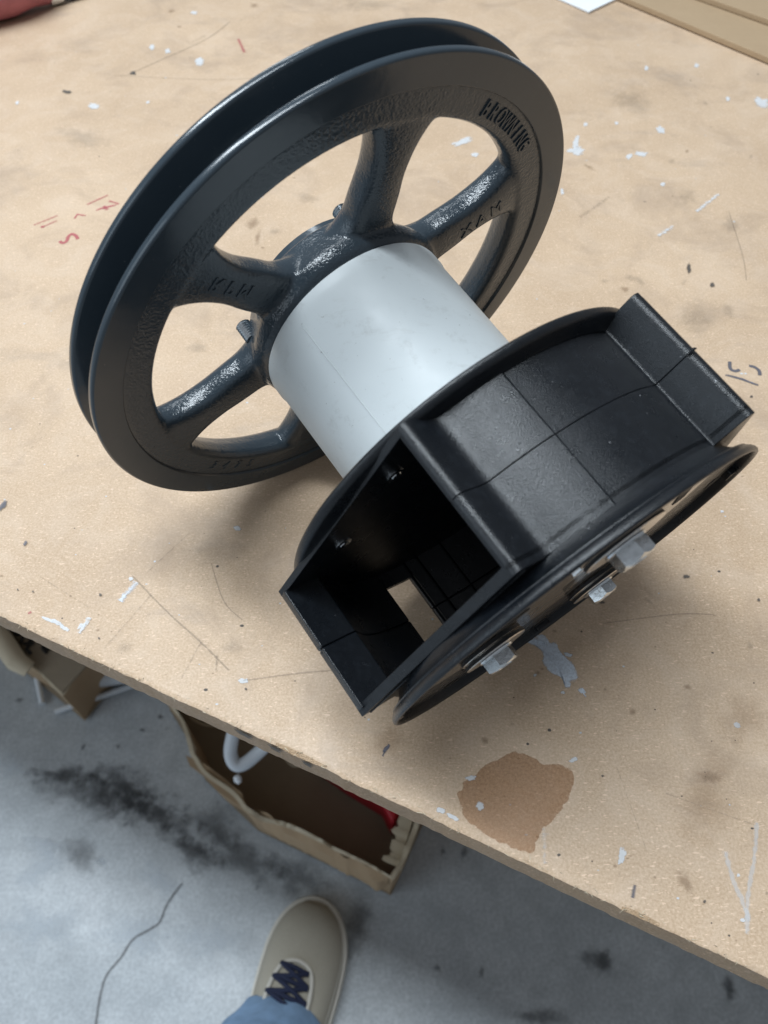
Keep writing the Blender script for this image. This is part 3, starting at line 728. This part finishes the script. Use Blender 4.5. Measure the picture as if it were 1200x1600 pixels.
# --- bolts with stacked washers
def bolt(cx, cy, rw, hexr, hh, rot, t0=PT, lab=None):
    t = t0 + .0002
    ws = []
    for k in range(2):
        g = MB(); th = .0018; e = .00025
        g.lathe([(t, rw * .42), (t, rw - e), (t + e, rw), (t + th - e, rw), (t + th, rw - e), (t + th, rw * .42)], 72, cx + (.0004 if k else 0), cy + (.0003 if k else 0))
        o = g.build('washer', M_washer, unit, sharp=40); ws.append(o); o.data.materials.append(M_wedge)
        for pl in o.data.polygons:
            nn = pl.normal
            if abs(nn.dot(AN)) < 0.5: pl.material_index = 1
        t += th + .0002
    g = MB(); g.lathe([(t, .0001), (t, hexr * 1.10), (t + .0006, hexr * 1.08), (t + .0009, hexr * .9), (t + .0009, .0001)], 40, cx, cy, closed=False)
    g.build('bolt_collar', M_zinc, unit, sharp=40)
    flat = hexr * math.cos(R(30)); vs = []; n = 36
    def ringv(tt, fn):
        for k in range(n):
            b = (360 * k / n + 30) % 60 - 30; hx = flat / math.cos(R(b)); a = R(360 * k / n + rot); r = fn(hx); vs.append(W((cx + r * math.cos(a), cy + r * math.sin(a), tt(hx) if callable(tt) else tt)))
    ringv(t + .0008, lambda h: h); ringv(lambda h: t + hh - (h - flat) * .7 - .0003, lambda h: h); ringv(t + hh, lambda h: flat * .93); ringv(t + hh, lambda h: flat * .62); ringv(t + hh - .0004, lambda h: flat * .56)
    fs = [(q * n + k, q * n + (k + 1) % n, (q + 1) * n + (k + 1) % n, (q + 1) * n + k) for q in range(4) for k in range(n)] + [tuple(range(4 * n, 5 * n))]
    mesh_obj('bolt_head', vs, fs, M_zinc, unit, sharp=20)
bolt(-.0055, .0560, .0150, .0069, .0064, 8)
bolt(.0310, -.0350, .0130, .0067, .0054, 20)
bolt(-.0375, -.0030, .0130, .0066, .0056, 34)
# bolt ends showing on the back wall inside the port
for (x, y) in ((-.047, .042), (-.0640, .006)):
    g = MB(); g.lathe([(.0872, .0001), (.0872, .0034), (.0879, .0034), (.0881, .0020), (.0884, .0018), (.0885, .0001)], 20, x + .001, y, closed=False); g.build('rivet', M_zinc, unit, sharp=40)

# ------------------------------------------------------------------ things lying further back on the bench
def sheet(name, pts, z0, z1, mat, label, cat, bev=.0006):
    base = sum((Vector(p) for p in pts), Vector((0, 0))) / len(pts)
    g = MB(); g.prism([tuple(p) for p in pts], z0, z1, tf=Vector)
    o = g.build(name, mat, bevel=bev, origin=(base.x, base.y, z0)); return tag(o, label, cat)
c0 = Tb(978, 8); c1 = Tb(1200, 102); d = (c1 - c0).normalized(); nrm = Vector((-d.y, d.x, 0));
if nrm.y < 0: nrm = -nrm
a0 = c0 - d * 0.03; a1 = c0 + d * 0.55
sheet('cardboard_sheet', [(a0.x, a0.y), (a1.x, a1.y), ((a1 + nrm * .5).x, (a1 + nrm * .5).y), ((a0 + nrm * .5).x, (a0 + nrm * .5).y)], .0010, .0062, M_card, 'flat brown cardboard sheet at the back right of the workbench, under another sheet', 'cardboard')
c0 = Tb(1085, -4, -.008); c1 = Tb(1200, 37, -.008); d = (c1 - c0).normalized(); nrm = Vector((-d.y, d.x, 0))
if nrm.y < 0: nrm = -nrm
a0 = c0 - d * 0.1; a1 = c0 + d * 0.5
sheet('cardboard_sheet', [(a0.x, a0.y), (a1.x, a1.y), ((a1 + nrm * .4).x, (a1 + nrm * .4).y), ((a0 + nrm * .4).x, (a0 + nrm * .4).y)], .0066, .0116, M_card, 'upper brown cardboard sheet lying on the larger one in the far right corner', 'cardboard')
p0, p1, p2 = Tb(870, 0), Tb(920, 22), Tb(966, 0); u = (p0 - p1).normalized(); v = (p2 - p1).normalized()
q = [p1, p1 + v * .28, p1 + v * .28 + u * .2, p1 + u * .2]
sheet('paper_sheet', [(a.x, a.y) for a in q], .0006, .0026, M_paper, 'corner of a white paper sheet at the top edge behind the pulley', 'paper', .0003)
# dusty red tube-like thing, top left
A = Tb(-60, 66); B = Tb(132, 16); dr = (B - A).normalized(); up = Vector((0, 0, 1)); sd = Vector((-dr.y, dr.x, 0))
L = (B - A).length; base = A - dr * .12
rr = empty('red_rubber_grip', (B.x, B.y, 0), 'dusty dark red rounded grip with a dark tip at the top left corner', 'tool grip')
g = MB(); n = 18; pts = []; rad = []
for i in range(n + 1):
    s = i / n; rads = .030 * (1 - max(0, (s - .80) / .2) ** 2.2 * .72); pts.append(base + dr * (L + .10) * s + up * rads + sd * .030); rad.append(rads)
g.tube(pts, rad, 20); g.build('grip_body', M_redcloth, rr, sharp=60)
g = MB(); e = pts[-1]; g.tube([e - dr * .004, e + dr * .008, e + dr * .014], [.0092, .0088, .005], 14); g.build('tip', M_zinc, rr)
g = MB(); g.tube([e + dr * .012 - up * .001, e + dr * .035 - up * .004], [.006, .0045], 12); g.build('stem', M_hole, rr)

# ------------------------------------------------------------------ on the floor: boxes, pipe, hose
def F(px, py, h=0.85): return Tb(px, py, h)
def torn_box(name, corners_px, hgt, mat_out, mat_in, label, seed, rag=0.020, thick=.004, floor_mat=None):
    top = [F(x, y, .85 - hgt) for x, y in corners_px]
    c = sum(top, Vector()) / len(top)
    box = empty(name, (c.x, c.y, FZ), label, 'cardboard box')
    n = len(top)
    for i in range(n):
        a, b = top[i], top[(i + 1) % n]; m = max(6, int((b - a).length / .006)); o = []; cin = Vector((c.x, c.y, 0))
        vs = []
        for k in range(m + 1):
            s = k / m; p = a.lerp(b, s); jag = rag * (noise.noise(Vector((p.x * 13, p.y * 13, seed))) + .35 * noise.noise(Vector((p.x * 47, p.y * 47, seed + 5))) + .2 * noise.noise(Vector((p.x * 160, p.y * 160, seed))))
            wob = .011 * noise.noise(Vector((p.x * 15, p.y * 15, seed + 9)))
            inn = (Vector((c.x, c.y, 0)) - Vector((p.x, p.y, 0))).normalized()
            zt = p.z + jag
            po = Vector((p.x, p.y, 0)) + inn * wob
            fo = po + inn * .006
            vs += [Vector((po.x, po.y, zt)), Vector((po.x + inn.x * thick, po.y + inn.y * thick, zt + .001)), Vector((fo.x + inn.x * thick, fo.y + inn.y * thick, FZ + .004)), Vector((fo.x, fo.y, FZ + .004))]
        fs = []
        for k in range(m):
            for e in range(4): fs.append((4 * k + e, 4 * k + (e + 1) % 4, 4 * k + 4 + (e + 1) % 4, 4 * k + 4 + e))
        fs += [(0, 1, 2, 3), (4 * m + 3, 4 * m + 2, 4 * m + 1, 4 * m)]
        mesh_obj('side_panel', vs, fs, mat_out, box, sharp=50)
        tv = []
        for k in range(m + 1):
            o_, i_ = vs[4 * k], vs[4 * k + 1]; nz = noise.noise(Vector((o_.x * 260, o_.y * 260, seed + 3))); n2 = noise.noise(Vector((o_.x * 60, o_.y * 60, seed + 8)))
            dr_ = (i_ - o_); dr_.z = 0; dr_.normalize()
            tv += [o_ + Vector((0, 0, .0008 + .0015 * nz)) - dr_ * .0006, i_ + dr_ * .001 + Vector((0, 0, .0008)), i_ + dr_ * (.003 + .002 * nz) + Vector((0, 0, -.006 - .010 * max(0, n2 + .1)))]
        mesh_obj('torn_edge', tv, [(3 * k + e, 3 * k + e + 1, 3 * k + 4 + e, 3 * k + 3 + e) for k in range(m) for e in (0, 1)], M_card_pale, box, sharp=60)
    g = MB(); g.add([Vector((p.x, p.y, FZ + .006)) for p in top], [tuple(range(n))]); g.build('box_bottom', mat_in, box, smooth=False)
    return box
bx = torn_box('cardboard_box', [(236, 1060), (272, 1118), (296, 1178), (384, 1262), (612, 1372), (662, 1262), (760, 1090), (400, 900)], .125, M_card, M_card_dark, 'open torn cardboard box on the floor below the bench edge, under a white hose loop', 2)
# torn pale paper lip of the right side
g = MB()
vs = []; m = 40; A_, B_ = F(612, 1352, .735), F(640, 1255, .735)
for k in range(m + 1):
    s = k / m; p = A_.lerp(B_, s); j = .010 * noise.noise(Vector((s * 9, 1, 4))) + .005 * noise.noise(Vector((s * 30, 1, 4)))
    t = (B_ - A_).normalized(); nn = Vector((-t.y, t.x, 0))
    vs += [p + nn * (.008 + j) + Vector((0, 0, .006)), p - nn * .010 + Vector((0, 0, .002 + j * .4)), p - nn * .013 + Vector((0, 0, -.02))]
g.add(vs, [(3 * k + e, 3 * k + e + 1, 3 * k + 4 + e, 3 * k + 3 + e) for k in range(m) for e in (0, 1)])
g.build('torn_flap', M_card_pale, bx)
# folded-out front flap
A_, B_ = F(398, 1262, .735), F(606, 1370, .735); vs = []; m = 50; fdir = (F(560, 1420) - F(560, 1330)).normalized()
for k in range(m + 1):
    s = k / m; p = A_.lerp(B_, s); wd = .030 + .010 * noise.noise(Vector((s * 7, 2, 2))) + .005 * noise.noise(Vector((s * 25, 2, 2))); wd *= min(1, (1 - abs(2 * s - 1)) * 5 + .25)
    vs += [p + Vector((0, 0, .004)) - fdir * .012 * noise.noise(Vector((s * 8, 5, 5))), p + fdir * wd * .35 + Vector((0, 0, -.004)), p + fdir * wd * .55 + Vector((0, 0, -.030))]
g = MB(); g.add(vs, [(3 * k + e, 3 * k + e + 1, 3 * k + 4 + e, 3 * k + 3 + e) for k in range(m) for e in (0, 1)]); g.build('folded_flap', M_card, bx)
# left torn flap corner
vs = []; pts = [(290, 1180), (318, 1192), (350, 1216), (378, 1240), (384, 1254), (372, 1258), (340, 1236), (318, 1212), (296, 1196)]
g = MB(); pp_ = [F(x, y, .73) for x, y in pts]; g.add([p + Vector((0, 0, .004 * noise.noise(p * 60))) for p in pp_] + [p + Vector((0, 0, -.003)) for p in pp_], [tuple(range(9)), tuple(range(17, 8, -1))] + [(i, (i + 1) % 9, 9 + (i + 1) % 9, 9 + i) for i in range(9)]); g.build('torn_flap', M_card, bx)
# white hose loop rising out of the box
def bez(pts, n=10):
    out = []; P_ = [Vector(p) for p in pts]
    for i in range(len(P_) - 1):
        p0, p1, p2, p3 = P_[max(i - 1, 0)], P_[i], P_[i + 1], P_[min(i + 2, len(P_) - 1)]
        for k in range(n):
            t = k / n; out.append(0.5 * ((2 * p1) + (p2 - p0) * t + (2 * p0 - 5 * p1 + 4 * p2 - p3) * t * t + (3 * p1 - p0 - 3 * p2 + p3) * t ** 3))
    return out + [P_[-1]]
hp = [F(405, 1080, .60), F(376, 1100, .62), F(366, 1140, .64), F(360, 1175, .66), F(368, 1194, .67), F(384, 1192, .67), F(410, 1170, .66), F(440, 1140, .64), F(500, 1100, .64), F(560, 1090, .70), F(600, 1060, .80)]
g = MB(); pts = bez(hp); g.tube(pts, .0088, 14)
h = g.build('hose', M_hose, origin=(hp[4].x, hp[4].y, FZ)); tag(h, 'white hose bent in a loop over the torn cardboard box', 'hose')
g = MB(); e = F(369, 1212, .70); g.tube([e, e + Vector((.002, -.004, -.003)), e + Vector((.005, -.008, -.005))], [.004, .0055, .003], 10)
o = g.build('white_tape_scrap', M_paper, origin=(e.x, e.y, FZ)); tag(o, 'small white scrap just below the hose loop in the torn box', 'scrap')
for pts in ([(287, 1095), (296, 1118), (318, 1132), (345, 1134)], [(430, 1150), (444, 1180), (458, 1196), (480, 1194)]):
    pp_ = [F(x, y, .80) for x, y in pts]; g = MB(); g.tube(bez(pp_), .0022, 8); o = g.build('thin_cord', M_card_pale, origin=(pp_[0].x, pp_[0].y, FZ))
    tag(o, 'thin tan cord curling in the ' + ('left end' if pts[0][0] < 300 else 'middle') + ' of the torn cardboard box', 'cord')
# red plastic thing in the box
pp_ = [F(480, 1180, .77), F(540, 1222, .77), F(596, 1256, .77), F(614, 1290, .77), F(640, 1240, .77), F(560, 1160, .77)]
g = MB(); g.prism([(p.x, p.y) for p in pp_], FZ + .012, FZ + .08, tf=Vector); c = sum(pp_, Vector()) / 6
o = g.build('red_bag', M_redplastic, bevel=.006, origin=(c.x, c.y, FZ)); tag(o, 'red plastic bag tucked in the right end of the torn cardboard box', 'bag')

bx2 = torn_box('cardboard_box', [(-60, 960), (46, 1042), (98, 1086), (150, 1024), (190, 950), (60, 880)], .11, M_card, M_card_dark, 'cardboard box with black handwriting at the far left below the bench edge', 6, rag=.003)
# lid flap of the left box with black marker writing
lid = [F(x, y, .735) for x, y in [(8, 962), (52, 1040), (97, 1082), (148, 1024), (170, 960), (60, 900)]]
g = MB(); g.add([p + Vector((0, 0, .0)) for p in lid] + [p + Vector((0, 0, -.004)) for p in lid], [tuple(range(6)), tuple(range(11, 5, -1))] + [(i, (i + 1) % 6, 6 + (i + 1) % 6, 6 + i) for i in range(6)])
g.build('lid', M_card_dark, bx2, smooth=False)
zl = 0
M_ink = simple('black_marker_ink', (0.012, 0.011, 0.010), 0.7)
def marker(cx, cy, s, txt, ang):
    glyph = {'S': [(1, .9), (.3, 1), (0, .75), (.9, .35), (.7, 0), (0, .1)], 'O': [(.5, 1), (0, .6), (.3, 0), (.9, .2), (1, .8), (.5, 1)], 'L': [(0, 1), (0, 0), (.9, 0)], 'A': [(0, 0), (.5, 1), (1, 0), (.75, .4), (.2, .4)], 'D': [(0, 0), (0, 1), (.8, .8), (.9, .3), (0, 0)],
             'T': [(0, 1), (1, 1), (.5, 1), (.5, 0)], 'E': [(1, 1), (0, 1), (0, .5), (.8, .5), (0, .5), (0, 0), (1, 0)]}
    g = MB(); ca, sa = math.cos(R(ang)), math.sin(R(ang))
    for i, ch in enumerate(txt):
        P_ = []
        for x, y in glyph[ch]:
            lx = i * 1.35 * s + x * s * .95; ly = -y * s * 1.15; P_.append(F(cx + lx * ca - ly * sa, cy + lx * sa + ly * ca, .7335))
        g.tube(bez(P_, 4), .0028, 5)
    g.build('handwriting', M_ink, bx2)
marker(20, 985, 13, 'SOL', 52); marker(38, 978, 11, 'DATE', 50)
# rolled tan paper sleeve beside the left box
pp_ = [F(-30, 960, .72), F(2, 1000, .72), F(26, 1034, .72), F(46, 1046, .73)]
g = MB(); g.tube(pp_, [.016, .016, .015, .012], 16); o = g.build('paper_roll', M_card_pale, origin=(pp_[1].x, pp_[1].y, FZ)); tag(o, 'pale tan paper roll along the left side of the box with handwriting', 'paper roll')
for (a, b, r_, lab) in (((86, 1112), (300, 1040), .0050, 'long white plastic pipe on the floor running right from the left box'), ((52, 1030), (66, 1100), .0045, 'short white plastic pipe lying below the left box')):
    A_, B_ = F(*a, .842), F(*b, .842); g = MB(); g.tube([A_, B_], r_, 12); o = g.build('plastic_pipe', M_hose, origin=(A_.x, A_.y, FZ)); tag(o, lab, 'pipe')
A_, B_ = F(138, 1058, .82), F(260, 1040, .82); g = MB(); g.tube([A_, A_.lerp(B_, .1), B_], [.014, .019, .019], 16); o = g.build('plastic_pipe', M_hose, origin=(A_.x, A_.y, FZ)); tag(o, 'thick short white plastic pipe behind the long thin one, by the left box', 'pipe')

# marks on the floor -----------------------------------------------------
fm = lambda *a, **k: None
def fblob(px, py, rx, ry, ang, mat, name='floor_stain', jag=.7):
    o = blob(px, py, rx, ry, ang, mat, name, h=.85, parent=None, jag=jag); o.parent = f; return o
for a in ((100, 1212, 75, 16, 4, K_fsoot), (190, 1235, 90, 45, 20, K_fsoot), (240, 1270, 80, 30, 30, K_fsoot), (150, 1240, 110, 40, 15, K_fsmudge), (330, 1290, 60, 50, 40, K_fsmudge), (380, 1340, 90, 40, 30, K_fsmudge), (300, 1330, 70, 24, 35, K_fsoot),
          (460, 1370, 70, 40, 20, K_fsmudge), (560, 1440, 30, 90, 10, K_fsmudge), (250, 1120, 6, 5, 0, K_fsoot), (222, 1141, 5, 4, 0, K_fsoot), (185, 1167, 6, 5, 0, K_fsoot), (130, 1168, 8, 4, -60, K_fsoot), (120, 1103, 10, 6, -40, K_fsmudge), (30, 1094, 12, 6, -20, K_fsmudge),
          (930, 1503, 40, 22, 20, K_fsmudge), (945, 1500, 16, 24, 0, K_fsmudge), (1140, 1545, 14, 30, -15, K_fsoot), (850, 1590, 60, 16, 0, K_fsmudge), (725, 1332, 8, 14, 0, K_fsmudge), (692, 1330, 6, 12, 0, K_fsmudge), (684, 1512, 8, 8, 0, K_fsmudge), (752, 1520, 8, 12, 0, K_fsmudge),
          (125, 1335, 60, 30, 30, K_fsmudge), (70, 1320, 40, 20, 10, K_fpale), (60, 1360, 60, 30, -40, K_fpale), (160, 1345, 14, 9, 0, K_fpale), (250, 1380, 60, 26, 30, K_fpale), (60, 1450, 70, 50, 0, K_fpale), (215, 1460, 70, 40, 0, K_fpale), (330, 1470, 60, 40, 0, K_fpale), (20, 1200, 40, 20, 0, K_fpale)):
    fblob(*a)
for pts, wd in (([(285, 1380), (262, 1412), (250, 1440), (235, 1452), (208, 1468), (190, 1495), (168, 1522), (158, 1550), (150, 1600), (148, 1640)], .0045),):
    o = stroke(pts, wd, K_fcrack, 'floor_crack', h=.85, parent=None, curve=True); o.parent = f

# ------------------------------------------------------------------ person: one shoe and trouser leg in view
toe = Vector((-.090, .190, FZ)); heel = Vector((-.160, -.085, FZ)); sdir = (toe - heel).normalized(); side = Vector((sdir.y, -sdir.x, 0)); SL = (toe - heel).length
person = empty('person', (heel.x, heel.y, FZ), 'person wearing a beige canvas shoe with navy laces and light blue jeans', 'person')
def shoe_half(s, out):   # half widths left/right at s along heel..toe
    w_ = .034 + .018 * math.sin(min(1, s / .72) * math.pi / 2) ** 1.5
    if s > .72: w_ *= math.sqrt(max(0, 1 - ((s - .72) / .28) ** 2.3))
    if s < .12: w_ *= math.sqrt(max(0, 1 - ((.12 - s) / .12) ** 2))
    return w_ * (1.04 if out > 0 else .98) + (.004 * math.sin(s * math.pi) if out > 0 else 0)
def loft(rows, name, mat, parent, **k):
    m = len(rows[0]); vs = [v for r_ in rows for v in r_]; n = len(rows)
    fs = [(i * m + j, i * m + (j + 1) % m, (i + 1) * m + (j + 1) % m, (i + 1) * m + j) for i in range(n - 1) for j in range(m)] + [tuple(range(m - 1, -1, -1)), tuple(range((n - 1) * m, n * m))]
    return mesh_obj(name, vs, fs, mat, parent, **k)
def outline(scale, z, n=64, back=0.0):
    pts = []
    for j in range(n):
        a = 2 * math.pi * j / n; s = .5 + .5 * math.cos(a); s = min(1, max(0, s)); out = 1 if math.sin(a) >= 0 else -1
        wd = shoe_half(s, out) * (1 if True else 0) * (abs(math.sin(a)) / max(1e-6, math.sqrt(max(1e-9, 1 - (2 * s - 1) ** 2))) if 0 < s < 1 else 0)
        p = heel + sdir * (SL * (.5 + (s - .5) * scale)) + side * wd * out * scale; pts.append(Vector((p.x, p.y, FZ + z)))
    return pts
loft([outline(1.0, .001), outline(1.035, .004), outline(1.035, .020), outline(1.02, .026), outline(.97, .027)], 'sole', M_sole, person, sharp=60)
rows = []
def top_h(s): # height of the upper along the shoe
    return .040 + .045 * max(0, min(1, (1 - s) / .62)) ** 1.2
n = 34; m = 28
for i in range(n + 1):
    s = .015 + (.985 - .015) * i / n; wl, wr = shoe_half(s, -1) * .98, shoe_half(s, 1) * .98; h_ = top_h(s)
    if s > .86: h_ = .024 + (h_ - .024) * math.sqrt(max(0, 1 - ((s - .86) / .14) ** 2))
    ctr = heel + sdir * SL * s; row = []
    for j in range(m):
        a = 2 * math.pi * j / m; ca, sa = math.cos(a), math.sin(a); wd = wr if ca > 0 else wl
        zz = .014 + (h_ - .014) * max(0, sa) ** .75 if sa > 0 else .014 + sa * .004
        x = math.copysign(abs(ca) ** .8, ca) * wd
        row.append(Vector((ctr.x, ctr.y, FZ + zz)) + side * x)
    rows.append(row)
upper = loft(rows, 'shoe_upper', M_canvas, person, sharp=70)
def on_top(s, x, lift=.003):
    wd = shoe_half(s, 1 if x > 0 else -1) * .98; h_ = top_h(s); c = min(.98, abs(x) / wd); sa = math.sqrt(1 - c ** 2.5) ** .75
    p = heel + sdir * SL * s + side * x; return Vector((p.x, p.y, FZ + .014 + (h_ - .014) * sa + lift))
# tongue opening, eyelet edge and laces
g = MB(); g.tube(bez([on_top(.50, -.026), on_top(.62, -.025), on_top(.70, -.017), on_top(.725, 0), on_top(.70, .019), on_top(.62, .027), on_top(.50, .028)], 6), .0026, 8, True); g.build('eyelet_edge', M_sole, upper)
xs = [(.690, -.019, .018), (.635, -.024, .022), (.575, -.027, .025), (.515, -.028, .028), (.455, -.028, .028)]
for i, (s, a, b) in enumerate(xs):
    g = MB(); g.tube(bez([on_top(s + .01, a, .004), on_top(s + .006, (a + b) / 2, .009), on_top(s - .006, b, .004)], 6), .0030, 8); g.build('lace', M_lace, upper)
    if i < 4:
        s2, a2, b2 = xs[i + 1]
        g = MB(); g.tube(bez([on_top(s, b, .004), on_top((s + s2) / 2, 0, .010), on_top(s2 + .01, a2, .004)], 6), .0028, 8); g.build('lace', M_lace, upper)
        g = MB(); g.tube(bez([on_top(s + .01, a, .004), on_top((s + s2) / 2 + .01, 0, .012), on_top(s2, b2, .004)], 6), .0028, 8); g.build('lace', M_lace, upper)
for sg in (-1, 1):
    pts = [on_top(q_, sg * shoe_half(q_, sg) * .93, .0006) for q_ in [.30 + .62 * k / 24 for k in range(25)]]
    g = MB()
    for k in range(0, 24):
        a_, b_ = pts[k], pts[k + 1]
        for e in (0, .5): g.tube([a_.lerp(b_, e), a_.lerp(b_, e + .32)], .0007, 4)
    tag(g.build('stitching', M_sole, upper), kind='stuff')
# trouser leg with a crumpled cuff
def trouser():
    rows = []; m = 48
    path = [(.465, .060, .052, .062), (.45, .070, .055, .064), (.42, .082, .058, .066), (.36, .11, .060, .066), (.28, .16, .062, .066), (.20, .22, .066, .068), (.12, .30, .070, .072), (.02, .42, .078, .078), (-.02, .50, .082, .08)]
    for k, (s, z, ra, rb) in enumerate(path):
        c = heel + sdir * SL * (s - .045) + Vector((0, 0, z)); row = []
        for j in range(m):
            a = 2 * math.pi * j / m; fr_ = 1 + .12 * noise.noise(Vector((math.cos(a) * 2.2, math.sin(a) * 2.2, z * 26))) + .07 * noise.noise(Vector((math.cos(a) * 5, math.sin(a) * 5, z * 70)))
            row.append(c + (sdir * math.cos(a) * ra + side * math.sin(a) * rb) * fr_ + Vector((0, 0, .018 * -math.cos(a) * (1 if k < 3 else .4))))
        rows.append(row)
    o = loft(rows, 'trouser_leg', M_denim, person, sharp=80)
    s = o.modifiers.new('s', 'SUBSURF'); s.levels = 1; s.render_levels = 1
trouser()
